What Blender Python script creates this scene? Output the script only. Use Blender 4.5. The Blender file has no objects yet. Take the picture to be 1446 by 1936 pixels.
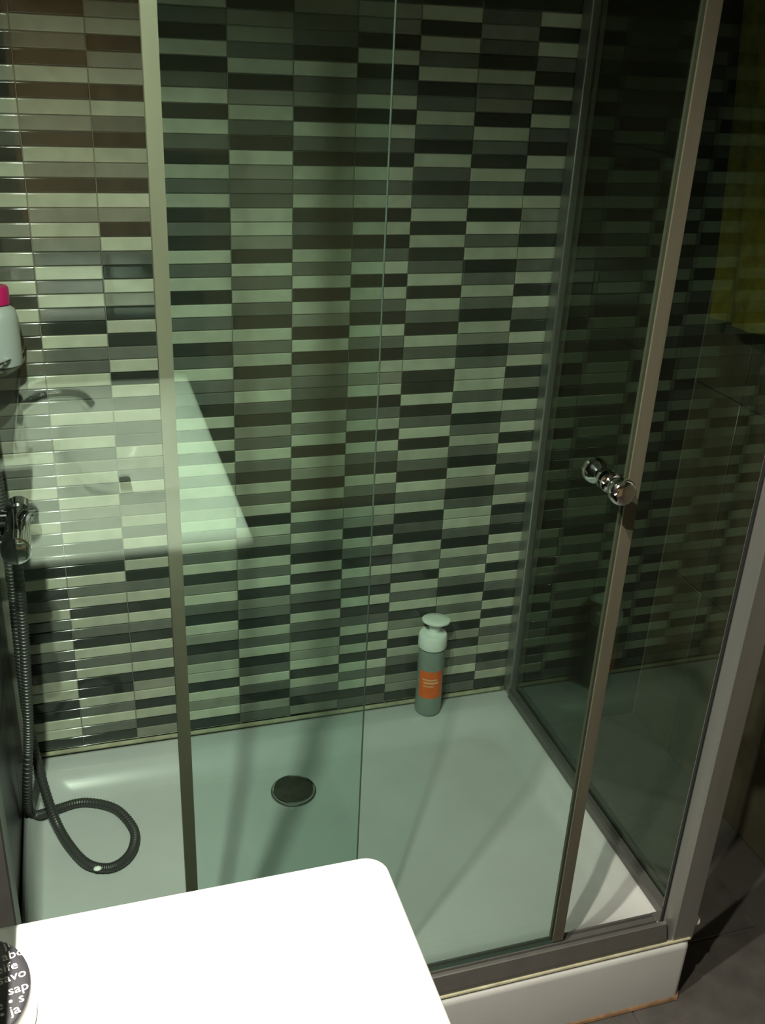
import bpy, bmesh, math, random
from mathutils import Vector, Matrix
random.seed(7)
S = bpy.context.scene
COL = S.collection
PI = math.pi

# ---------------------------------------------------------------- camera
F, CX, CY = 1867.2, 723.0, 968.0
ROT = [[0.95518771, -0.29253012, 0.04519476],
       [-0.08567303, -0.41937272, -0.9037625],
       [0.2833312, 0.85939086, -0.42564161]]      # rows: image right, image down, view direction
CAM = Vector((0.04833, -1.60202, 1.24108))
cd = bpy.data.cameras.new('camera')
cam = bpy.data.objects.new('camera', cd)
COL.objects.link(cam)
R_, D_, Fw = (Vector(r) for r in ROT)
m = Matrix((R_, -D_, -Fw)).transposed().to_4x4()
m.translation = CAM
cam.matrix_world = m
cd.sensor_fit = 'HORIZONTAL'
cd.sensor_width = 36.0
cd.lens = 36.0 * F / 1446.0
cd.clip_start = 0.01
S.camera = cam

# ---------------------------------------------------------------- world, exposure
w = bpy.data.worlds.new('night')
S.world = w
w.use_nodes = True
w.node_tree.nodes['Background'].inputs[0].default_value = (0.010, 0.011, 0.008, 1)
w.node_tree.nodes['Background'].inputs[1].default_value = 0.5
S.view_settings.view_transform = 'Standard'
S.view_settings.look = 'None'
S.view_settings.gamma = 1.0
S.view_settings.use_curve_mapping = False
S.view_settings.exposure = 0.0

LAMP_POS = (-0.050, -1.145, 1.68)     # the two-bulb lamp over the washbasin, shining down (built below)
BULB_DY = 0.145
LAMP_POWER = 20.0                     # each bulb
LAMP_SPREAD = math.radians(140)


# ---------------------------------------------------------------- helpers
def link(name, bm, mat, parent=None, smooth=True, angle=40):
    me = bpy.data.meshes.new(name)
    bmesh.ops.recalc_face_normals(bm, faces=bm.faces[:])
    bm.to_mesh(me)
    bm.free()
    for mm in (mat if isinstance(mat, (list, tuple)) else [mat]):
        me.materials.append(mm)
    if smooth:
        me.polygons.foreach_set('use_smooth', [True] * len(me.polygons))
        me.set_sharp_from_angle(angle=math.radians(angle))
    o = bpy.data.objects.new(name, me)
    COL.objects.link(o)
    if parent:
        o.parent = parent
    return o


def thing(name, label, cat, loc=(0, 0, 0), group=None):
    o = bpy.data.objects.new(name, None)
    COL.objects.link(o)
    o.location = loc
    o.empty_display_size = 0.05
    tag(o, label, cat, group)
    return o


def tag(o, label=None, cat=None, group=None, kind=None):
    if label: o['label'] = label
    if cat: o['category'] = cat
    if group: o['group'] = group
    if kind: o['kind'] = kind
    return o


def box(bm, lo, hi, bevel=0.0, seg=1, mi=0):
    lo, hi = Vector(lo), Vector(hi)
    r = bmesh.ops.create_cube(bm, size=1.0)
    c, s = (lo + hi) / 2, hi - lo
    for v in r['verts']:
        v.co = Vector((c[i] + v.co[i] * s[i] for i in range(3)))
    es = list({e for v in r['verts'] for e in v.link_edges})
    fs = list({f for v in r['verts'] for f in v.link_faces})
    for f in fs: f.material_index = mi
    if bevel > 0:
        bmesh.ops.bevel(bm, geom=es, offset=bevel, segments=seg, affect='EDGES', profile=0.5)
    return bm


def newbox(lo, hi, bevel=0.0, seg=1):
    return box(bmesh.new(), lo, hi, bevel, seg)


def loft(bm, loops, cap0=True, cap1=True, closed=True, mi=0):
    vs = [[bm.verts.new(p) for p in lp] for lp in loops]
    n = len(vs[0])
    for a, b in zip(vs[:-1], vs[1:]):
        for i in range(n if closed else n - 1):
            f = bm.faces.new((a[i], a[(i + 1) % n], b[(i + 1) % n], b[i]))
            f.material_index = mi
    if cap0: bm.faces.new(vs[0][::-1]).material_index = mi
    if cap1: bm.faces.new(vs[-1]).material_index = mi
    return bm


def rrect(x0, x1, y0, y1, r, z, n=6):
    r = max(r, 1e-4)
    out = []
    for cx, cy, a0 in ((x1 - r, y1 - r, 0), (x0 + r, y1 - r, 90), (x0 + r, y0 + r, 180), (x1 - r, y0 + r, 270)):
        for i in range(n + 1):
            a = math.radians(a0 + 90 * i / n)
            out.append((cx + r * math.cos(a), cy + r * math.sin(a), z))
    return out


def ring(r, z, n=32, c=(0, 0), ry=None):
    ry = ry or r
    return [(c[0] + r * math.cos(2 * PI * i / n), c[1] + ry * math.sin(2 * PI * i / n), z) for i in range(n)]


def lathe(bm, prof, n=32, M=None, cap0=True, cap1=True, mi=0):
    lp = [ring(r, z, n) for r, z in prof]
    if M: lp = [[tuple(M @ Vector(p)) for p in l] for l in lp]
    return loft(bm, lp, cap0, cap1, True, mi)


def spline(pts, k=8):
    P = [Vector(p) for p in pts]
    P = [2 * P[0] - P[1]] + P + [2 * P[-1] - P[-2]]
    out = []
    for i in range(1, len(P) - 2):
        for j in range(k):
            t = j / k
            a, b, c, d = P[i - 1:i + 3]
            out.append(0.5 * (2 * b + (c - a) * t + (2 * a - 5 * b + 4 * c - d) * t * t + (3 * b - a - 3 * c + d) * t ** 3))
    out.append(P[-2])
    return out


def tube(bm, path, rad, n=10):
    path = [Vector(p) for p in path]
    loops = []
    up = Vector((0, 0, 1))
    t0 = (path[1] - path[0]).normalized()
    u = t0.cross(up)
    if u.length < 1e-3: u = t0.cross(Vector((1, 0, 0)))
    u.normalize()
    for i, p in enumerate(path):
        t = (path[min(i + 1, len(path) - 1)] - path[max(i - 1, 0)]).normalized()
        u = (u - t * u.dot(t)).normalized()
        v = t.cross(u)
        r = rad(i / (len(path) - 1)) if callable(rad) else rad
        loops.append([p + (u * math.cos(2 * PI * k / n) + v * math.sin(2 * PI * k / n)) * r for k in range(n)])
    return loft(bm, loops)


# ---------------------------------------------------------------- materials
def mat(name, col, rough=0.5, metal=0.0, noise=0.0, nscale=40.0, bump=0.0, bscale=200.0, spec=0.5, stretch=None):
    m = bpy.data.materials.new(name)
    m.use_nodes = True
    nt = m.node_tree
    b = nt.nodes['Principled BSDF']
    b.inputs['Roughness'].default_value = rough
    b.inputs['Metallic'].default_value = metal
    b.inputs['Specular IOR Level'].default_value = spec
    c = (*col, 1.0)
    b.inputs['Base Color'].default_value = c
    tc = nt.nodes.new('ShaderNodeTexCoord')
    src = tc.outputs['Object']
    if stretch:
        mp = nt.nodes.new('ShaderNodeMapping')
        mp.inputs['Scale'].default_value = stretch
        nt.links.new(src, mp.inputs[0])
        src = mp.outputs[0]
    if noise > 0:
        nz = nt.nodes.new('ShaderNodeTexNoise')
        nz.inputs['Scale'].default_value = nscale
        nz.inputs['Detail'].default_value = 4
        nt.links.new(src, nz.inputs['Vector'])
        rm = nt.nodes.new('ShaderNodeMapRange')
        rm.inputs[1].default_value, rm.inputs[2].default_value = 0.25, 0.75
        rm.inputs[3].default_value, rm.inputs[4].default_value = 1 - noise, 1 + noise
        nt.links.new(nz.outputs['Fac'], rm.inputs[0])
        vm = nt.nodes.new('ShaderNodeVectorMath')
        vm.operation = 'SCALE'
        vm.inputs[0].default_value = col
        nt.links.new(rm.outputs[0], vm.inputs['Scale'])
        nt.links.new(vm.outputs[0], b.inputs['Base Color'])
    if bump > 0:
        nb = nt.nodes.new('ShaderNodeTexNoise')
        nb.inputs['Scale'].default_value = bscale
        nt.links.new(src, nb.inputs['Vector'])
        bp = nt.nodes.new('ShaderNodeBump')
        bp.inputs['Strength'].default_value = bump
        bp.inputs['Distance'].default_value = 0.002
        nt.links.new(nb.outputs['Fac'], bp.inputs['Height'])
        nt.links.new(bp.outputs[0], b.inputs['Normal'])
    return m


TW, TH = 0.100, 0.0215438          # one mosaic strip with its joint


def tile_mat(name, col, rough=0.065, var=0.14):
    """glazed strip: every strip gets its own shade from the cell of the wall it sits in"""
    m = mat(name, col, rough)
    nt = m.node_tree
    b = nt.nodes['Principled BSDF']
    g = nt.nodes.new('ShaderNodeNewGeometry')
    dv = nt.nodes.new('ShaderNodeVectorMath'); dv.operation = 'DIVIDE'
    dv.inputs[1].default_value = (TW, 9.0, TH)
    ad = nt.nodes.new('ShaderNodeVectorMath'); ad.operation = 'ADD'
    ad.inputs[1].default_value = (50.0, 50.0, 50.5)
    fl = nt.nodes.new('ShaderNodeVectorMath'); fl.operation = 'FLOOR'
    wn = nt.nodes.new('ShaderNodeTexWhiteNoise')
    nt.links.new(g.outputs['Position'], dv.inputs[0])
    nt.links.new(dv.outputs[0], ad.inputs[0])
    nt.links.new(ad.outputs[0], fl.inputs[0])
    nt.links.new(fl.outputs[0], wn.inputs['Vector'])
    hs = nt.nodes.new('ShaderNodeHueSaturation')
    hs.inputs['Color'].default_value = (*col, 1)
    r1 = nt.nodes.new('ShaderNodeMapRange')
    r1.inputs[3].default_value, r1.inputs[4].default_value = 1 - var, 1 + var
    nt.links.new(wn.outputs['Value'], r1.inputs[0])
    nz = nt.nodes.new('ShaderNodeTexNoise')
    nz.inputs['Scale'].default_value = 30
    nt.links.new(g.outputs['Position'], nz.inputs['Vector'])
    r2 = nt.nodes.new('ShaderNodeMapRange')
    r2.inputs[1].default_value, r2.inputs[2].default_value = 0.3, 0.7
    r2.inputs[3].default_value, r2.inputs[4].default_value = 0.9, 1.1
    nt.links.new(nz.outputs['Fac'], r2.inputs[0])
    mu = nt.nodes.new('ShaderNodeMath'); mu.operation = 'MULTIPLY'
    nt.links.new(r1.outputs[0], mu.inputs[0])
    nt.links.new(r2.outputs[0], mu.inputs[1])
    nt.links.new(mu.outputs[0], hs.inputs['Value'])
    nt.links.new(hs.outputs[0], b.inputs['Base Color'])
    return m


def glass_mat(name, tint, ior=1.5, gloss=(.80, 1, .86)):
    m = bpy.data.materials.new(name)
    m.use_nodes = True
    nt = m.node_tree
    nt.nodes.clear()
    out = nt.nodes.new('ShaderNodeOutputMaterial')
    mx = nt.nodes.new('ShaderNodeMixShader')
    tr = nt.nodes.new('ShaderNodeBsdfTransparent')
    tr.inputs[0].default_value = (*tint, 1)
    gl = nt.nodes.new('ShaderNodeBsdfGlossy')
    gl.inputs['Color'].default_value = (*gloss, 1)
    gl.inputs['Roughness'].default_value = 0.0
    fr = nt.nodes.new('ShaderNodeFresnel')
    fr.inputs['IOR'].default_value = ior
    g = nt.nodes.new('ShaderNodeNewGeometry')
    # outer faces see the air side: keep the same reflectance from both sides of the thin pane
    ma = nt.nodes.new('ShaderNodeMath'); ma.operation = 'ADD'
    ma.inputs[0].default_value = ior
    mi_ = nt.nodes.new('ShaderNodeMath'); mi_.operation = 'MULTIPLY'
    mi_.inputs[1].default_value = (1.0 / ior) - ior
    nt.links.new(g.outputs['Backfacing'], mi_.inputs[0])
    nt.links.new(mi_.outputs[0], ma.inputs[1])
    # Fresnel node inverts the index on back faces; hand it 1/ior there so both sides match
    nt.links.new(ma.outputs[0], fr.inputs['IOR'])
    nt.links.new(fr.outputs[0], mx.inputs[0])
    nt.links.new(tr.outputs[0], mx.inputs[1])
    nt.links.new(gl.outputs[0], mx.inputs[2])
    nt.links.new(mx.outputs[0], out.inputs['Surface'])
    return m


M_L = tile_mat('glaze_light_beige', (0.445, 0.45, 0.355))
M_m = tile_mat('glaze_mid_taupe', (0.245, 0.245, 0.20))
M_M = tile_mat('glaze_dark_taupe', (0.128, 0.133, 0.115))
M_D = tile_mat('glaze_dark_brown', (0.034, 0.039, 0.034))
M_GROUT = mat('grout', (0.22, 0.215, 0.175), 0.85, noise=0.2, nscale=25, bump=0.2)
M_FGROUT = mat('dark_grout', (0.05, 0.046, 0.04), 0.85)
M_WALLTILE = mat('brown_wall_tile', (0.085, 0.075, 0.050), 0.35, noise=0.25, nscale=18)
M_DARKTILE = mat('dark_wall_tile', (0.035, 0.032, 0.028), 0.35, noise=0.25, nscale=14)
M_FLOORTILE = mat('grey_floor_tile', (0.055, 0.050, 0.046), 0.5, noise=0.3, nscale=22, bump=0.15)
M_CEIL = mat('ceiling_paint', (0.45, 0.43, 0.38), 0.9, noise=0.04)
M_PLASTER = mat('warm_plaster', (0.42, 0.30, 0.18), 0.85, noise=0.08, nscale=6)
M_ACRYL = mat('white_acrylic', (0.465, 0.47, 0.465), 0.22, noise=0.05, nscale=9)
M_CERAM = mat('white_ceramic', (0.86, 0.86, 0.84), 0.10)
M_ALU = mat('brushed_aluminium', (0.42, 0.42, 0.40), 0.38, 0.85, noise=0.08, nscale=60, stretch=(1, 1, 0.05))
M_RAIL = mat('dark_anodised_rail', (0.17, 0.165, 0.155), 0.42, 0.7, noise=0.1, nscale=30)
M_STRIP = mat('edge_strip', (0.105, 0.098, 0.070), 0.45, 0.2, noise=0.12, nscale=50, stretch=(1, 1, 0.1))
M_CHROME = mat('chrome', (0.72, 0.72, 0.72), 0.07, 1.0)
M_DCHROME = mat('dull_chrome', (0.30, 0.29, 0.27), 0.30, 1.0, noise=0.15, nscale=80)
M_HOSE = mat('ribbed_hose_metal', (0.085, 0.085, 0.08), 0.42, 0.6)
M_BLACK = mat('black_rubber', (0.012, 0.012, 0.012), 0.6)
M_BEAD = mat('yellowed_sealant', (0.34, 0.32, 0.22), 0.5, noise=0.3, nscale=40)
M_RUST = mat('stained_sealant', (0.16, 0.09, 0.045), 0.7, noise=0.45, nscale=60)
M_GLASS = glass_mat('clear_green_glass', (0.902, 0.964, 0.94))
M_SIDEGLASS = glass_mat('side_glass', (0.89, 0.91, 0.87), 1.34)
M_GEDGE = mat('glass_edge', (0.035, 0.05, 0.04), 0.3)
M_TOWEL = mat('olive_yellow_towelling', (0.13, 0.12, 0.008), 0.95, noise=0.3, nscale=50, bump=0.6, bscale=500)
M_BOTTLE = mat('frosted_bottle', (0.23, 0.27, 0.24), 0.25, noise=0.06)
M_CAP = mat('white_plastic', (0.80, 0.82, 0.78), 0.35)
M_ORANGE = mat('orange_label', (0.80, 0.13, 0.015), 0.5, noise=0.15, nscale=90)
M_LABELPRINT = mat('label_print', (0.80, 0.42, 0.22), 0.6)
M_TIN = mat('tin_black', (0.025, 0.024, 0.030), 0.4)
M_TINSIDE = mat('tin_pale_side', (0.62, 0.60, 0.55), 0.3, 0.3)
M_LETTER = mat('white_print', (0.72, 0.70, 0.72), 0.5)
M_PINK = mat('magenta_plastic', (0.55, 0.01, 0.13), 0.35)
M_LAMPBODY = mat('lamp_housing', (0.5, 0.5, 0.5), 0.3, 0.8)


def emit(name, col, s):
    m = bpy.data.materials.new(name)
    m.use_nodes = True
    b = m.node_tree.nodes['Principled BSDF']
    b.inputs['Base Color'].default_value = (*col, 1)
    b.inputs['Emission Color'].default_value = (*col, 1)
    b.inputs['Emission Strength'].default_value = s
    return m


# ---------------------------------------------------------------- room shell
XL, XR, YB, ZF, ZC = -0.11, 1.21, -2.55, -0.125, 2.25


def struct(name, bm, mt, label, parent=None, **k):
    o = link(name, bm, mt, parent, **k)
    if not parent: tag(o, label, None, None, 'structure')
    return o


floor = struct('floor', newbox((XL - .1, YB - .1, ZF - .08), (XR + .1, .1, ZF - .003)), M_FGROUT, 'grey tiled bathroom floor beside the shower tray')
fx = [XL + 0.002 + 0.305 * i for i in range(5)]
fy = [-0.002 - 0.305 * i for i in range(9)]
base_bm = newbox((-.1505, -.1505, -.003), (.1505, .1505, 0), .0015)
ft = link('floor_tile', base_bm, M_FLOORTILE, floor)
first = True
for i in range(5):
    for j in range(9):
        x, y = XL + .152 + .305 * i, -.152 - .305 * j
        if x > XR or y < YB: continue
        x1 = min(x + .1505, XR - .002)
        o = ft if first else ft.copy()
        if not first: COL.objects.link(o)
        first = False
        o.location = ((x - .1505 + x1) / 2, y, ZF)
        o.scale = ((x1 - x + .1505) / .301, 1, 1)
        o.parent = floor
ceiling = struct('ceiling', newbox((XL - .1, YB - .1, ZC), (XR + .1, .1, ZC + .08)), M_CEIL, 'plain ceiling over the bathroom')
wall_behind = struct('wall_front', newbox((XL - .1, YB - .1, ZF - .08), (XR + .1, YB, ZC)), M_PLASTER, 'warm plastered wall behind the camera')


def big_tiles(parent, face, u0, u1, v0, v1, du, dv, mt, name='wall_tile', t=.004, gap=.003):
    """large wall tiles as separate pieces; face(u, v, d) gives the point d out of the wall"""
    nu, nv = math.ceil((u1 - u0) / du - 1e-6), math.ceil((v1 - v0) / dv - 1e-6)
    for i in range(nu):
        for j in range(nv):
            a0, a1 = u0 + i * du + gap / 2, min(u0 + (i + 1) * du, u1) - gap / 2
            b0, b1 = v0 + j * dv + gap / 2, min(v0 + (j + 1) * dv, v1) - gap / 2
            if a1 - a0 < .01 or b1 - b0 < .01: continue
            p, q = face(a0, b0, 0), face(a1, b1, t)
            lo = [min(p[k], q[k]) for k in range(3)]
            hi = [max(p[k], q[k]) for k in range(3)]
            link(name, newbox(lo, hi, .0012), mt, parent)


# the wall outside the shower is set back half a centimetre so that its tiles end at the room's faces
wall_right = struct('wall_right', newbox((XR + .004, YB - .1, ZF - .08), (XR + .1, .1, ZC)), M_FGROUT, 'brown tiled wall to the right of the shower')
big_tiles(wall_right, lambda u, v, d: (XR + .004 - d, u, v), YB, -.001, ZF, ZC, .40, .40, M_WALLTILE)
wall_left = struct('wall_left', newbox((XL - .1, YB - .1, ZF - .08), (XL - .004, .1, ZC)), M_FGROUT, 'dark tiled wall on the left of the shower and washbasin')
big_tiles(wall_left, lambda u, v, d: (XL - .004 + d, u, v), YB, -.001, ZF, ZC, .40, .40, M_DARKTILE)

# ---------------------------------------------------------------- mosaic back wall
Z0 = 60.5 * TH                 # top edge of row 0
wall_back = struct('wall_back', newbox((XL - .1, .0, ZF - .08), (XR + .1, .1, ZC)), M_GROUT, 'back wall of the shower in beige, taupe and dark brown mosaic strips')
PAT = {
    -1: 'LDLMDLDLLM DLDLDmDLML DLMDmMLDmM MmLMMLDMLM DMDLDMLMDL MDMLLDDLLDm',
    0: 'LDLmDLDLmD LmDLmLmMLM LMDLMMLMML MLMmLMLmML DMDLMLDLMD LMLDDLMLMDL',
    1: 'DmLDmLDLMD LmDLmDLMDL mDLDMLDLML MMLmMLMmLM LDLDMLDLMD LMLDmLDLDmL',
    2: 'LMDLDMLDLM DLMLDMDLML DLMLDMLMMD LDLDLMLMmL MLMLDmLMDL mDMLLDLmLDm',
    3: 'DmmMLDmLMD LmMMLLmDLM LMDLMLDmLM DmMLMDLMLD LmDLMLDmMD LMLDMLMDmMm',
    4: 'mMMDLMmDLM DLMLDMDLML DLmDLDmMMD LMLDLmDLDL MLMDLDLMDL MDLmLDLMDmD',
    5: 'mmDLDMLDLM DLMLDLDMLD LMDLMDLmLD MLDLMDLMDL mDLMDLMDLD MLDLDLMLDMm',
    6: 'LDLMLDMLMD LMDMLDLDML DLMDLMLDDL DMLDLMDLML DMDLMLDLML DmLDLMDmmDm',
    7: 'MmMDLMmDLM DLMLDLMLDM LMDLmDMLLM LDMLMDLmDM LLMDLMLMDL MLDmDLMLDMm',
    8: 'LDLMDLDLMD LMDLmmDLML DLMDLMLDmD LMLDLMDLML DMDLMLDLMD LDLMmLDMLDM',
}
GAP, PROUD, BV = 0.0010, 0.0026, 0.0017
TM = {'L': M_L, 'm': M_m, 'M': M_M, 'D': M_D}


def strip_geo(wd, h):
    """a glazed strip with rounded edges: points, faces and one normal per face corner (flat face, rounded rim)"""
    hx, hz = wd / 2, h / 2
    base = [(-hx, -hz), (hx, -hz), (hx, hz), (-hx, hz)]
    out = [(0, -1), (1, 0), (0, 1), (-1, 0)]               # outward direction of side i (corner i to i + 1)
    pts = [(x, 0.0, z) for x, z in base]
    ang = [0.0]
    for q in range(5):
        a = PI / 2 * q / 4
        ins, dp = BV * (1 - math.cos(a)), PROUD - BV + BV * math.sin(a)
        pts += [(x * (1 - ins / hx), -dp, z * (1 - ins / hz)) for x, z in base]
        ang.append(a)
    faces, nor = [], []
    for k in range(5):
        for i in range(4):
            n = (i + 1) % 4
            faces.append((4 * k + i, 4 * k + n, 4 * k + 4 + n, 4 * k + 4 + i))
            for kk in (k, k, k + 1, k + 1):
                nor.append((out[i][0] * math.cos(ang[kk]), -math.sin(ang[kk]), out[i][1] * math.cos(ang[kk])))
    faces.append((20, 21, 22, 23))
    nor += [(0, -1, 0)] * 4
    return pts, faces, nor


def geo_mesh(name, pts, faces, nor, mts, mi=None):
    me = bpy.data.meshes.new(name)
    me.from_pydata(pts, [], faces)
    for mt in mts: me.materials.append(mt)
    me.polygons.foreach_set('use_smooth', [True] * len(faces))
    if mi: me.polygons.foreach_set('material_index', mi)
    me.update()
    me.normals_split_custom_set(nor)
    return me


def strip_mesh(name, wd, h, mt):
    return geo_mesh(name, *strip_geo(wd, h), [mt])


def project(p):
    d = Vector(p) - CAM
    z = d.dot(Fw)
    return CX + F * d.dot(R_) / z, CY + F * d.dot(D_) / z


cells = []
for c, s in PAT.items():
    s = s.replace(' ', '')
    assert len(s) == 61, (c, len(s))
    x0, x1 = max(c * TW, XL + .001), min((c + 1) * TW, 0.868 + .03)
    for r in range(-1, 61):
        k = s[r] if r >= 0 else random.choice('LMDL')
        if c in (6, 7, 8) and r == -1: k = 'D'
        z1 = Z0 - r * TH
        z0 = max(z1 - TH, 0.008)
        a, b = project((x0, 0, z0)), project((x1, 0, z1))
        vis = b[0] > 0 and b[1] > -30 and a[0] < 1446
        cells.append((abs((b[0] - a[0]) * (b[1] - a[1])) if vis else 0, x0, x1, z0, z1, k))
cells.sort(key=lambda t: -t[0])
cache = {}
rest = []
for i, (ar, x0, x1, z0, z1, k) in enumerate(cells):
    wd, h = round(x1 - x0 - GAP, 5), round(z1 - z0 - GAP, 5)
    key = (wd, h, k)
    if key not in cache: cache[key] = strip_mesh('mosaic_strip', wd, h, TM[k])
    if i < 300:
        o = bpy.data.objects.new('mosaic_strip', cache[key])
        COL.objects.link(o)
        o.parent = wall_back
        o.location = ((x0 + x1) / 2, 0, (z0 + z1) / 2)
    else:
        rest.append((key, (x0 + x1) / 2, (z0 + z1) / 2))
# the strips above the photograph's top edge
for c in range(-1, 9):
    x0, x1 = max(c * TW, XL + .001), min((c + 1) * TW, 0.898)
    for r in range(-2, -43, -1):
        z1 = Z0 - r * TH
        if z1 > ZC: break
        k = random.choice('LLMDDm')
        wd, h = round(x1 - x0 - GAP, 5), round(TH - GAP, 5)
        key = (wd, h, k)
        if key not in cache: cache[key] = strip_mesh('mosaic_strip', wd, h, TM[k])
        rest.append((key, (x0 + x1) / 2, z1 - TH / 2))
ap, af, an, ai = [], [], [], []
for key, x, z in rest:
    pts, fs, nr = strip_geo(key[0], key[1])
    n0 = len(ap)
    ap += [(a + x, b, c + z) for a, b, c in pts]
    af += [tuple(q + n0 for q in f) for f in fs]
    an += nr
    ai += ['LmMD'.index(key[2])] * len(fs)
o = bpy.data.objects.new('mosaic_strips', geo_mesh('mosaic_strips', ap, af, an, [M_L, M_m, M_M, M_D], ai))
COL.objects.link(o)
o.parent = wall_back
o['kind'] = 'stuff'
# dark plain tiles on the same wall, outside the shower
big_tiles(wall_back, lambda u, v, d: (u, -d, v), .902, XR - .001, ZF, ZC, .31, .40, M_DARKTILE, t=.0025, gap=.0008)

# ---------------------------------------------------------------- shower tray
tray = thing('shower_tray', 'white acrylic shower tray with raised rim on the floor', 'shower tray', (XL + .5, -.35, ZF))


def child(name, bm, mt, parent, **k):
    """part given in room coordinates, parented to a thing at its base"""
    o = link(name, bm, mt, parent, **k)
    o.location = -parent.location
    return o


def sub(name, bm, mt, parent, **k):
    return link(name, bm, mt, parent, **k)


TX0, TX1, TY0, TY1 = XL + .002, .890, -.700, -.003
bm = bmesh.new()
loops = [rrect(TX0, TX1, TY0, TY1, .012, ZF)]
for dz, ins in ((-.012, 0), (-.005, .0015), (-.0015, .005), (0, .012)):
    loops.append(rrect(TX0 + ins, TX1 - ins, TY0 + ins, TY1 - ins, .012, dz))
for q in range(13):
    ins, z, r = .050 + .060 * q / 12, -.0155 * (1 - math.cos(PI * q / 12)), .04 + .03 * q / 12
    loops.append(rrect(TX0 + ins * .45 - .015, TX1 - ins + .028, TY0 + ins, TY1 - ins + .004, r, z))
loops.append(rrect(.305, .437, -.236, -.119, .05, -.0335))
loops.append(ring(.043, -.0365, 28, (.371, -.172)))
# rotate the drain ring so that its first vertex lines up with the rounded rectangle's first corner
loops[-1] = [(.371 + .043 * math.cos(2 * PI * (i - 3) / 28 + PI / 4), -.172 + .043 * math.sin(2 * PI * (i - 3) / 28 + PI / 4), -.0365) for i in range(28)]
loft(bm, loops)
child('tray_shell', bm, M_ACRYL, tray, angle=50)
bm = bmesh.new()
T = Matrix.Translation((.371, -.172, -.0368))
lathe(bm, [(.043, -.002), (.0425, .003), (.040, .0045), (.037, .004), (.036, .0055), (.020, .0075), (.0, .008)][:-1], 40, T)
dr = child('drain_cover', bm, M_DCHROME, tray)
dr['label'] = 'round dark metal drain cover'
bm = bmesh.new()
lathe(bm, [(.0405, .0040), (.0400, .0062), (.0370, .0062), (.0365, .0040)], 40, T, cap0=False, cap1=False)
sub('drain_ring', bm, M_CHROME, dr)
bm = bmesh.new()
tube(bm, [(TX0 + .01, -.004, .004), (.86, -.004, .002)], .0045, 8)
child('wall_sealant', bm, M_BEAD, tray)['label'] = 'yellowed sealant bead along the wall'
bm = bmesh.new()
tube(bm, [(TX0 + .01, -.699, ZF + .002), (.885, -.699, ZF + .002), (.892, -.69, ZF + .002), (.892, -.02, ZF + .002)], .005, 8)
child('floor_sealant', bm, M_RUST, tray)['label'] = 'brown stained sealant along the floor'

# ---------------------------------------------------------------- shower enclosure (the fixed part)
HT = 1.90
enc = thing('shower_enclosure', 'fixed aluminium and glass shower enclosure standing on the tray rim', 'shower screen', (.86, -.68, .001))


def pane(lo, hi, name, parent, mtl, axis):
    """5 mm pane, faces of clear glass and darker polished edges"""
    bm = bmesh.new()
    box(bm, lo, hi, .0006)
    for f in bm.faces:
        f.normal_update()
        f.material_index = 0 if abs(f.normal[axis]) > .9 else 1
    return child(name, bm, [mtl, M_GEDGE], parent, smooth=False)


YF, YD = -.668, -.654               # fixed pane in front, sliding pane behind it
# front bottom rail: sloping channel profile
def prism_x(prof, x0, x1):
    bm = bmesh.new()
    return loft(bm, [[(x0, y, z) for y, z in prof], [(x1, y, z) for y, z in prof]])


def prism_y(prof, y0, y1):
    bm = bmesh.new()
    return loft(bm, [[(x, y0, z) for x, z in prof], [(x, y1, z) for x, z in prof]])


rail_prof = [(-.694, .001), (-.693, .012), (-.6855, .035), (-.684, .036), (-.6795, .036), (-.678, .012), (-.663, .012), (-.662, .018), (-.660, .018), (-.659, .012), (-.649, .012), (-.648, .0165), (-.645, .0165), (-.644, .001)]
child('bottom_rail', prism_x(rail_prof, XL + .004, .846), M_RAIL, enc, smooth=False)
child('rail_end', newbox((.8455, -.6675, .001), (.8665, -.644, .0165), .001), M_RAIL, enc)
child('top_rail', newbox((XL + .004, -.694, HT), (.846, -.640, HT + .035), .003), M_ALU, enc)
bm = bmesh.new()
tube(bm, [(XL + .01, -.694, .003), (.888, -.694, .003)], .0028, 8)
child('rail_sealant', bm, M_BEAD, enc)['label'] = 'yellowed sealant bead under the front rail'
side_prof = [(.866, .001), (.866, .018), (.869, .024), (.889, .024), (.889, .001)]
child('side_rail', prism_y(side_prof, -.667, -.036), M_RAIL, enc, smooth=False)
child('side_top_rail', newbox((.868, -.645, HT), (.889, -.036, HT + .03), .002), M_ALU, enc)
bm = bmesh.new()
box(bm, (.869, -.036, .001), (.897, -.0035, HT + .03), .002)
wp = child('wall_profile', bm, M_ALU, enc)
child('wall_profile', newbox((XL + .001, -.690, .001), (XL + .036, -.645, HT + .03), .002), M_RAIL, enc)
# corner post: two-step extrusion
post = bmesh.new()
pp = [(.8488, -.668), (.8488, -.674), (.857, -.6945), (.8920, -.6945), (.8940, -.692), (.8940, -.642), (.868, -.642), (.868, -.668)]
loft(post, [[(x, y, .001) for x, y in pp], [(x, y, HT + .035) for x, y in pp]])
po = child('corner_post', post, M_ALU, enc, smooth=False)
sub('gasket', newbox((.8460, -.6735, .020), (.8486, -.6682, HT), .0004), M_BLACK, po)['label'] = 'black rubber gasket'
bm = bmesh.new()
lathe(bm, [(.007, 0), (.009, .002), (.009, .011), (.006, .014)], 14, Matrix.Translation((.8942, -.680, .024)) @ Matrix.Rotation(PI / 2, 4, 'Y'))
sub('end_cap', bm, M_CAP, po)['label'] = 'small white plastic end cap'
pane((XL + .034, YF - .0025, .013), (.3455, YF + .0025, HT), 'glass_pane', enc, M_GLASS, 1)
pane((.8775, -.640, .024), (.8825, -.045, HT), 'glass_pane', enc, M_SIDEGLASS, 0)

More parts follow.
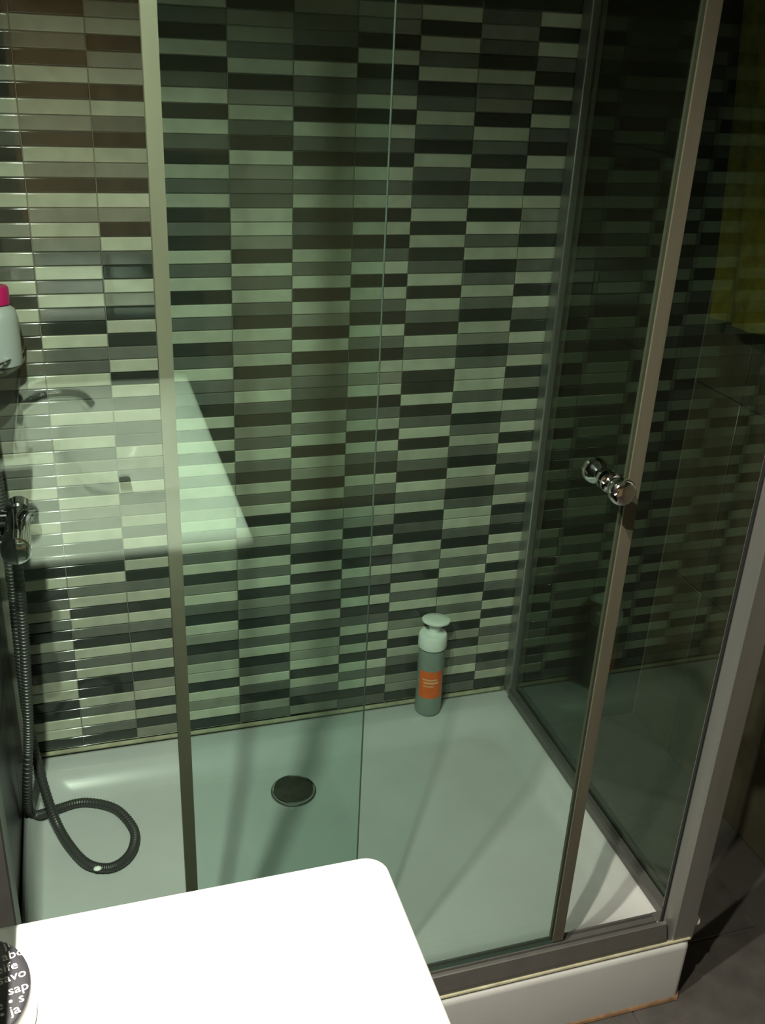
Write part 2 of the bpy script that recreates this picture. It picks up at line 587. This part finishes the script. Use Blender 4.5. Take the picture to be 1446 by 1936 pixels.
# ---------------------------------------------------------------- sliding door
door = thing('sliding_door', 'sliding glass shower door with a round chrome knob, left slightly open', 'shower door', (.40, YD, .018))
pane((.1335, YD - .0025, .013), (.6745, YD + .0025, HT - .005), 'glass_pane', door, M_GLASS, 1)
for x0, x1 in ((.1245, .1385), (.6665, .6835)):
    bm = bmesh.new()
    # U-shaped strip that clips on the pane's edge
    y0, y1 = YD - .0055, YD + .0075
    s = 1 if x0 < .4 else -1
    xo, xi = (x0, x1) if s > 0 else (x1, x0)
    prof = [(xo, y0), (xi, y0), (xi, YD - .0028), (xo + s * .008, YD - .0028), (xo + s * .008, YD + .0028), (xi, YD + .0028), (xi, y1), (xo, y1)]
    loft(bm, [[(x, y, .0195) for x, y in prof], [(x, y, HT - .002) for x, y in prof]])
    child('edge_strip', bm, M_STRIP, door, smooth=False)
KX, KZ = .642, .786


def knob_bm(sign):
    bm = bmesh.new()
    M = Matrix.Translation((KX, YD + sign * .0026, KZ)) @ Matrix.Rotation(-sign * PI / 2, 4, 'X')
    lathe(bm, [(.009, 0), (.013, .0005), (.013, .004), (.009, .006), (.008, .012), (.0095, .016), (.0145, .021), (.0165, .027), (.0165, .033), (.0145, .0375), (.010, .0395), (.0, .040)][:-1], 28, M)
    return bm


k1 = child('knob', knob_bm(-1), M_CHROME, door, angle=60)
k1['label'] = 'chrome double knob'
sub('inner_knob', knob_bm(1), M_CHROME, k1, angle=60)

# ---------------------------------------------------------------- washbasin
BX1, BY1, BY0, BZ = .271, -.977, -1.75, .600
bas = thing('washbasin', 'glaring white ceramic washbasin fixed to the left wall in the foreground', 'washbasin', (.08, -1.36, .47))
bm = bmesh.new()
X0 = XL + .0005
lp = [rrect(X0 + .05, BX1 - .10, BY0 + .12, BY1 - .12, .06, .47), rrect(X0, BX1 - .04, BY0 + .05, BY1 - .05, .05, .50),
      rrect(X0, BX1 - .008, BY0 + .01, BY1 - .010, .03, .555)]
for dz, ins in ((-.018, .002), (-.012, 0), (-.006, .001), (-.002, .004), (0, .010)):
    lp.append(rrect(X0, BX1 - ins, BY0 + ins, BY1 - ins, .018, BZ + dz))
for ins, z, r in ((.0, 0, .05), (.004, -.002, .05), (.010, -.010, .055), (.020, -.05, .06), (.05, -.085, .06), (.09, -.095, .03)):
    lp.append(rrect(.005 + ins, .225 - ins, -1.56 + ins, -1.175 - ins, r, BZ + z))
loft(bm, lp)
child('basin_shell', bm, M_CERAM, bas, angle=50)
bm = bmesh.new()
lathe(bm, [(.020, .505), (.022, .507), (.021, .509), (.012, .510)], 24, Matrix.Translation((.115, -1.3675, 0)))
child('basin_waste', bm, M_CHROME, bas)
tap = thing('basin_tap', 'chrome mixer tap on the back ledge of the washbasin', 'tap', (-.06, -1.37, BZ))
bm = bmesh.new()
lathe(bm, [(.026, 0), (.026, .004), (.021, .006), (.021, .095), (.019, .10)], 24, Matrix.Translation((-.06, -1.37, BZ + .0005)))
tb = child('tap_body', bm, M_CHROME, tap)
bm = bmesh.new()
tube(bm, spline([(-.06, -1.37, BZ + .065), (-.01, -1.37, BZ + .095), (.045, -1.37, BZ + .095), (.065, -1.37, BZ + .075)]), .011, 12)
child('spout', bm, M_CHROME, tap)
bm = bmesh.new()
tube(bm, [(-.06, -1.37, BZ + .10), (-.055, -1.37, BZ + .115), (.0, -1.37, BZ + .135)], lambda t: .013 - .006 * t, 10)
child('lever', bm, M_CHROME, tap)

# ---------------------------------------------------------------- oval soap tin with printed lid
OC, OA, OB = (-.0565, -1.0665), .0365, .046
tin = thing('soap_box', 'black oval soap box with white printed words on the washbasin', 'soap box', (OC[0], OC[1], BZ + .0004))
zt = BZ + .0004


def oval(k, z): return ring(OA + k, z, 48, OC, OB + k)


bm = bmesh.new()
loft(bm, [oval(-.002, zt), oval(.0012, zt + .001), oval(.0018, zt + .004), oval(.0004, zt + .007), oval(-.0004, zt + .012), oval(-.0004, zt + .024), oval(-.003, zt + .0265)])
child('box_body', bm, M_TINSIDE, tin, angle=50)
bm = bmesh.new()
loft(bm, [oval(-.004, zt + .0255), oval(-.0002, zt + .0257), oval(.0004, zt + .0275), oval(-.0002, zt + .030), oval(-.0016, zt + .0312), oval(-.006, zt + .0316)])
lid = child('box_lid', bm, M_TIN, tin, angle=50)
lid['label'] = 'black lid with white lettering'
zl = zt + .03175


def lettering(txt, a, b, size, parent, align='LEFT'):
    cu = bpy.data.curves.new('lettering', 'FONT')
    cu.body = txt
    cu.size = size
    cu.offset = size * .002
    cu.extrude = .00008
    cu.resolution_u = 2
    cu.align_x = align
    tmp = bpy.data.objects.new('lettering', cu)
    COL.objects.link(tmp)
    dg = bpy.context.evaluated_depsgraph_get()
    dg.update()
    me = bpy.data.meshes.new_from_object(tmp.evaluated_get(dg))
    bpy.data.objects.remove(tmp)
    bpy.data.curves.remove(cu)
    ang = math.atan2(b[1] - a[1], b[0] - a[0])
    M = Matrix.Translation((a[0], a[1], zl)) @ Matrix.Rotation(ang, 4, 'Z')
    me.transform(M)
    me.materials.clear()
    me.materials.append(M_LETTER)
    o = bpy.data.objects.new('lettering', me)
    COL.objects.link(o)
    o.parent = parent
    return o


for txt, a, b in (('abo', (-.0395, -1.0455), (-.0255, -1.0425)), ('seife', (-.0475, -1.0570), (-.0255, -1.0532)),
                  ('savo', (-.0415, -1.0655), (-.0205, -1.0615)), ('sap', (-.0345, -1.0760), (-.0205, -1.0735)),
                  ('e \u2022 s', (-.0420, -1.0868), (-.0225, -1.0828)), ('\u2022 ja', (-.0390, -1.0945), (-.0245, -1.0910)),
                  ('ji', (-.0385, -1.0345), (-.0325, -1.0325))):
    lettering(txt, a, b, .0108, lid)

# ---------------------------------------------------------------- ledge over the basin (its shade falls on the left end of the basin)
led = thing('mirror_ledge', 'narrow dark ledge on the left wall above the washbasin', 'shelf', (XL, -1.3, .755))
child('ledge_board', newbox((XL + .0005, -1.30, .755), (-.0368, -.952, .769), .002), M_DARKTILE, led)
child('ledge_edge', newbox((-.0367, -1.30, .757), (-.0357, -.952, .767), .0003), M_DCHROME, led)

# ---------------------------------------------------------------- shower gel bottle
GX, GY = .684, -.036
gel = thing('shower_gel_bottle', 'clear grey-green shower gel bottle with orange label and white round cap on the tray rim', 'bottle', (GX, GY, .0008))
bm = bmesh.new()
T = Matrix.Translation((GX, GY, .0006))
lathe(bm, [(.021, 0), (.025, .001), (.0268, .004), (.0272, .010), (.0268, .060), (.0268, .10), (.0268, .135), (.0262, .150), (.024, .157)], 36, T)
gb = child('bottle_body', bm, M_BOTTLE, gel)
bm = bmesh.new()
A0, A1 = math.radians(200), math.radians(312)
lps = []
for z in (.046, .050, .106, .110):
    rr = .0270 + .0002 * (z - .04) / .06
    lps.append([(GX + rr * math.cos(A0 + (A1 - A0) * i / 14), GY + rr * math.sin(A0 + (A1 - A0) * i / 14), z) for i in range(15)])
loft(bm, lps, False, False, False)
lb = child('front_label', bm, M_ORANGE, gel)
lb['label'] = 'orange label'
bm = bmesh.new()
for z0, z1, b0, b1 in ((.089, .0925, .15, .75), (.081, .086, .2, .8), (.074, .077, .2, .6)):
    lps = []
    for z in (z0, z1):
        rr = .0273 + .0002 * (z - .04) / .06
        lps.append([(GX + rr * math.cos(A0 + (A1 - A0) * (b0 + (b1 - b0) * i / 8)), GY + rr * math.sin(A0 + (A1 - A0) * (b0 + (b1 - b0) * i / 8)), z) for i in range(9)])
    loft(bm, lps, False, False, False)
sub('label_print', bm, M_LABELPRINT, lb)
bm = bmesh.new()
lathe(bm, [(.0245, .157), (.0285, .158), (.0292, .161), (.0288, .183), (.0265, .187), (.012, .1885), (.007, .189)], 36, T)
gc = child('cap', bm, M_CAP, gel)
gc['label'] = 'white cap'
bm = bmesh.new()
ML = Matrix.Translation((GX + .006, GY + .004, .2135)) @ Matrix.Rotation(math.radians(-7), 4, 'X') @ Matrix.Rotation(math.radians(3), 4, 'Y')
lathe(bm, [(.0255, -.0035), (.0285, -.0015), (.0285, .002), (.0265, .0035), (.012, .004)], 32, ML)
fl = sub('push_lid', bm, M_CAP, gc)
fl['label'] = 'round white push lid on a short neck'
bm = bmesh.new()
tube(bm, [(GX + .002, GY + .002, .187), (GX + .004, GY + .003, .198), (GX + .006, GY + .004, .210)], lambda t: .011 + .002 * t * t, 12)
sub('cap_neck', bm, M_CAP, gc)

# ---------------------------------------------------------------- shower mixer with its hose
mix = thing('shower_mixer', 'chrome shower mixer on the left wall inside the shower', 'shower mixer', (XL, -.26, .60))
bm = bmesh.new()
lathe(bm, [(.018, -.075), (.021, -.073), (.0215, -.045), (.018, -.042), (.018, .042), (.0215, .045), (.021, .073), (.018, .075)], 24, Matrix.Translation((-.055, -.205, .575)) @ Matrix.Rotation(PI / 2, 4, 'X'))
mb = child('mixer_body', bm, M_CHROME, mix)
for dy in (-.05, .05):
    bm = bmesh.new()
    lathe(bm, [(.026, .0005), (.026, .006), (.012, .010), (.012, .042)], 20, Matrix.Translation((XL, -.205 + dy * .9, .575)) @ Matrix.Rotation(PI / 2, 4, 'Y'))
    child('wall_union', bm, M_CHROME, mix)
bm = bmesh.new()
tube(bm, [(-.045, -.205, .592), (-.038, -.210, .606), (-.030, -.235, .622)], lambda t: .010 - .004 * t, 10)
child('lever', bm, M_CHROME, mix)
bm = bmesh.new()
lathe(bm, [(.011, -.034), (.011, -.016)], 16, Matrix.Translation((-.062, -.19, .575)))
child('hose_outlet', bm, M_CHROME, mix)
hose = thing('shower_hose', 'flexible dark grey metal shower hose looped on the tray floor', 'hose', (-.03, -.20, -.025))
zf = -.0225
down = spline([(-.062, -.19, .541), (-.064, -.19, .44), (-.070, -.19, .32), (-.078, -.19, .20), (-.090, -.185, .10), (-.097, -.172, .030), (-.094, -.158, .0), (-.083, -.151, -.011),
               (-.051, -.132, -.0205), (-.006, -.124, zf), (.046, -.154, zf), (.074, -.212, zf), (.072, -.256, zf), (.054, -.286, zf), (.027, -.296, zf),
               (-.006, -.280, zf + .002), (-.033, -.234, zf + .006), (-.052, -.190, zf + .020), (-.066, -.160, .045), (-.078, -.130, .115), (-.084, -.115, .20), (-.083, -.110, .33),
               (-.080, -.110, .50), (-.085, -.11, .80), (-.085, -.13, 1.2), (-.075, -.15, 1.55)], 10)
bm = bmesh.new()
tube(bm, down, .0078, 10)
hh = child('hose_tube', bm, M_HOSE, hose)
# ribs: thin rings wound along the tube, one joined piece
bm = bmesh.new()
L = 0.0
for i in range(1, len(down)):
    seg = (down[i] - down[i - 1])
    n = max(1, int(seg.length / .0052))
    for q in range(n):
        p = down[i - 1] + seg * (q / n)
        t = seg.normalized()
        u = t.cross(Vector((0.3, .2, 1))).normalized(); v = t.cross(u)
        lps = [[p + t * o_ + (u * math.cos(2 * PI * k / 8) + v * math.sin(2 * PI * k / 8)) * r_ for k in range(8)] for o_, r_ in ((-.0014, .0075), (0, .0090), (.0014, .0075))]
        loft(bm, lps, False, False)
rb = sub('hose_ribs', bm, M_HOSE, hh)
rb['kind'] = 'stuff'
bm = bmesh.new()
M = Matrix.Translation(down[145] + Vector((.0, -.0068, .0045)))
bmesh.ops.create_icosphere(bm, subdivisions=2, radius=.0055, matrix=M @ Matrix.Diagonal((1.3, 1, .6, 1)))
sub('hose_tag', bm, M_CAP, hh)['label'] = 'small pale tag stuck on the hose'
head = thing('hand_shower', 'chrome hand shower hung on a wall bracket above the hose', 'hand shower', (XL, -.15, 1.55))
bm = bmesh.new()
tube(bm, spline([(-.075, -.15, 1.553), (-.072, -.16, 1.62), (-.055, -.18, 1.70), (-.03, -.20, 1.735)]), .0115, 14)
hd = child('handle', bm, M_CHROME, head)
bm = bmesh.new()
lathe(bm, [(.012, .0), (.040, .012), (.042, .020), (.038, .024)], 28, Matrix.Translation((-.03, -.20, 1.742)) @ Matrix.Rotation(math.radians(150), 4, 'Y'))
child('spray_head', bm, M_CHROME, head)
bm = bmesh.new()
lathe(bm, [(.022, .0005), (.022, .006), (.012, .012), (.012, .036)], 20, Matrix.Translation((XL, -.155, 1.60)) @ Matrix.Rotation(PI / 2, 4, 'Y'))
child('bracket', bm, M_CHROME, head)

# ---------------------------------------------------------------- corner shelf with the pink-capped bottle
shelf = thing('corner_shelf', 'chrome framed corner shelf on the left wall inside the shower', 'shelf', (XL, -.003, .775))
bm = bmesh.new()
N = 12
out = [(XL + .001, -.0035)] + [(XL + .001 + .082 * math.sin(PI / 2 * i / N), -.0035 - .125 * math.cos(PI / 2 * i / N)) for i in range(N + 1)]
loft(bm, [[(x, y, .775) for x, y in out], [(x, y, .781) for x, y in out]])
child('shelf_plate', bm, M_DCHROME, shelf, smooth=False)
bm = bmesh.new()
tube(bm, [(x, y, .795) for x, y in out[1:]], .003, 8)
child('shelf_rail', bm, M_CHROME, shelf)
sb = thing('shampoo_bottle', 'pale bottle with a magenta cap on the corner shelf', 'bottle', (-.056, -.058, .7815))
bm = bmesh.new()
T = Matrix.Translation((-.056, -.058, .7815))
lathe(bm, [(.024, 0), (.027, .002), (.028, .010), (.028, .070), (.025, .084), (.016, .091), (.012, .093)], 28, T)
child('bottle_body', bm, mat('pale_grey_plastic', (0.40, 0.42, 0.41), 0.35), sb)
bm = bmesh.new()
lathe(bm, [(.0165, .092), (.019, .093), (.019, .115), (.017, .118)], 24, T)
child('cap', bm, M_PINK, sb)['label'] = 'magenta cap'

# ---------------------------------------------------------------- towel on the right wall
tow = thing('hanging_towel', 'olive yellow towel hanging on the wall beyond the side glass', 'towel', (1.17, -.22, .82))
bm = bmesh.new()
NX, NZ = 28, 30
front, back = [], []
for j in range(NZ + 1):
    t = j / NZ
    z = 1.62 - t * (1.62 - .825)
    rf, rk = [], []
    for i in range(NX + 1):
        s = i / NX
        wdt = .30 + .10 * t
        y = .03 - .125 * t - s * wdt
        y = min(y, -.006 - .002 * s)
        fold = .010 * math.sin(s * 17 + .6 * math.sin(t * 3)) * (.35 + .65 * t) + .004 * math.sin(s * 41 + t * 4)
        x = 1.150 + fold
        zz = z + (.055 * s - .012 * math.sin(s * 3)) * t
        rf.append((x, y, zz)); rk.append((x + .010, y, zz))
    front.append(rf); back.append(rk)
fv = [[bm.verts.new(p) for p in r] for r in front]
bv = [[bm.verts.new(p) for p in r] for r in back]
for j in range(NZ):
    for i in range(NX):
        bm.faces.new((fv[j][i], fv[j + 1][i], fv[j + 1][i + 1], fv[j][i + 1]))
        bm.faces.new((bv[j][i], bv[j][i + 1], bv[j + 1][i + 1], bv[j + 1][i]))
for j in range(NZ):
    bm.faces.new((fv[j][0], bv[j][0], bv[j + 1][0], fv[j + 1][0]))
    bm.faces.new((fv[j][NX], fv[j + 1][NX], bv[j + 1][NX], bv[j][NX]))
for i in range(NX):
    bm.faces.new((fv[0][i], fv[0][i + 1], bv[0][i + 1], bv[0][i]))
    bm.faces.new((fv[NZ][i], bv[NZ][i], bv[NZ][i + 1], fv[NZ][i + 1]))
child('cloth', bm, M_TOWEL, tow, angle=70)
tr_ = thing('towel_rail', 'metal towel rail on the right wall holding the towel', 'towel rail', (XR, -.22, 1.62))
bm = bmesh.new()
tube(bm, [(1.156, -.022, 1.630), (1.156, -.42, 1.630)], .007, 12)
child('rail_bar', bm, M_CHROME, tr_)
for y in (-.028, -.422):
    bm = bmesh.new()
    lathe(bm, [(.018, 0), (.018, .004), (.009, .006), (.009, .060)], 16, Matrix.Translation((XR - .0005, y, 1.630)) @ Matrix.Rotation(-PI / 2, 4, 'Y'))
    child('rail_bracket', bm, M_CHROME, tr_)

# ---------------------------------------------------------------- lamps
lx, ly, lz = LAMP_POS
lamp = thing('mirror_lamp', 'wall lamp over the washbasin shining down', 'lamp', (XL, ly, lz))
bm = bmesh.new()
box(bm, (XL + .0005, ly - .06, lz + .012), (XL + .02, ly + .06, lz + .06), .003)
child('wall_plate', bm, M_LAMPBODY, lamp)
bm = bmesh.new()
box(bm, (XL + .02, ly - .26, lz + .006), (lx + .030, ly + .26, lz + .036), .004)
child('housing', bm, M_LAMPBODY, lamp)
for dy in (-BULB_DY, BULB_DY):
    bm = bmesh.new()
    lathe(bm, [(.034, .006), (.034, .0), (.031, -.001), (.030, .001)], 24, Matrix.Translation((lx, ly + dy, lz + .002)), True, False)
    child('spot_ring', bm, M_LAMPBODY, lamp)
    bm = bmesh.new()
    lathe(bm, [(.029, .003), (.029, .0005), (.02, -.001)], 24, Matrix.Translation((lx, ly + dy, lz + .002)))
    child('bulb_glass', bm, emit('bulb_glow', (1.0, .93, .78), 10.0), lamp)
    ld = bpy.data.lights.new('lamp_light', 'AREA')
    ld.shape = 'DISK'
    ld.size = .028
    ld.energy = LAMP_POWER
    ld.color = (1.0, .95, .80)
    ld.spread = LAMP_SPREAD
    lo = bpy.data.objects.new('lamp_light', ld)
    COL.objects.link(lo)
    lo.parent = lamp
    lo.location = (lx - XL, dy, 0)

# ---------------------------------------------------------------- added cloth and arm, standing in for the person behind the camera: warm reflection
arm = thing('standin_rail', 'added unseen chrome arm holding the peach stand-in cloth beyond the washbasin', 'towel rail', (XL, -1.93, 1.30))
bm = bmesh.new()
tube(bm, [(XL + .012, -1.93, 1.30), (.25, -1.93, 1.30)], .007, 12)
child('rail_bar', bm, M_CHROME, arm)
bm = bmesh.new()
lathe(bm, [(.02, .0005), (.02, .006), (.012, .012)], 16, Matrix.Translation((XL, -1.93, 1.30)) @ Matrix.Rotation(PI / 2, 4, 'Y'))
child('rail_bracket', bm, M_CHROME, arm)
pt = thing('reflection_standin', 'added peach cloth standing in for the person behind the camera, for its warm reflection', 'towel', (.1, -1.93, .85))
bm = bmesh.new()
prof = [(.016, .82)] + [(.011 + .003 * math.sin(q * 1.3), .82 + .47 * q / 10) for q in range(1, 10)] + [(.0105, 1.30), (.008, 1.3075), (0, 1.311), (-.008, 1.3075), (-.0105, 1.30)] + [(-.011, 1.29 - .40 * q / 8) for q in range(1, 9)]
rows = []
for i in range(25):
    x = -.03 + .255 * i / 24
    rows.append([(x, -1.93 + d + .006 * math.sin(i * .9 + z * 4) * max(0, (1.30 - z)) * 2 * (1 if d > 0 else -1), z) for d, z in prof])
v = [[bm.verts.new(p) for p in r] for r in rows]
for a, b in zip(v[:-1], v[1:]):
    for q in range(len(prof) - 1): bm.faces.new((a[q], b[q], b[q + 1], a[q + 1]))
o = child('cloth', bm, mat('peach_standin', (0.19, 0.095, 0.045), 0.95, noise=0.2, nscale=30, bump=0.5, bscale=400), pt, angle=70)  # peach tone picked for the warm reflection it adds in the glass
sm = o.modifiers.new('thick', 'SOLIDIFY'); sm.thickness = .003; sm.offset = 1
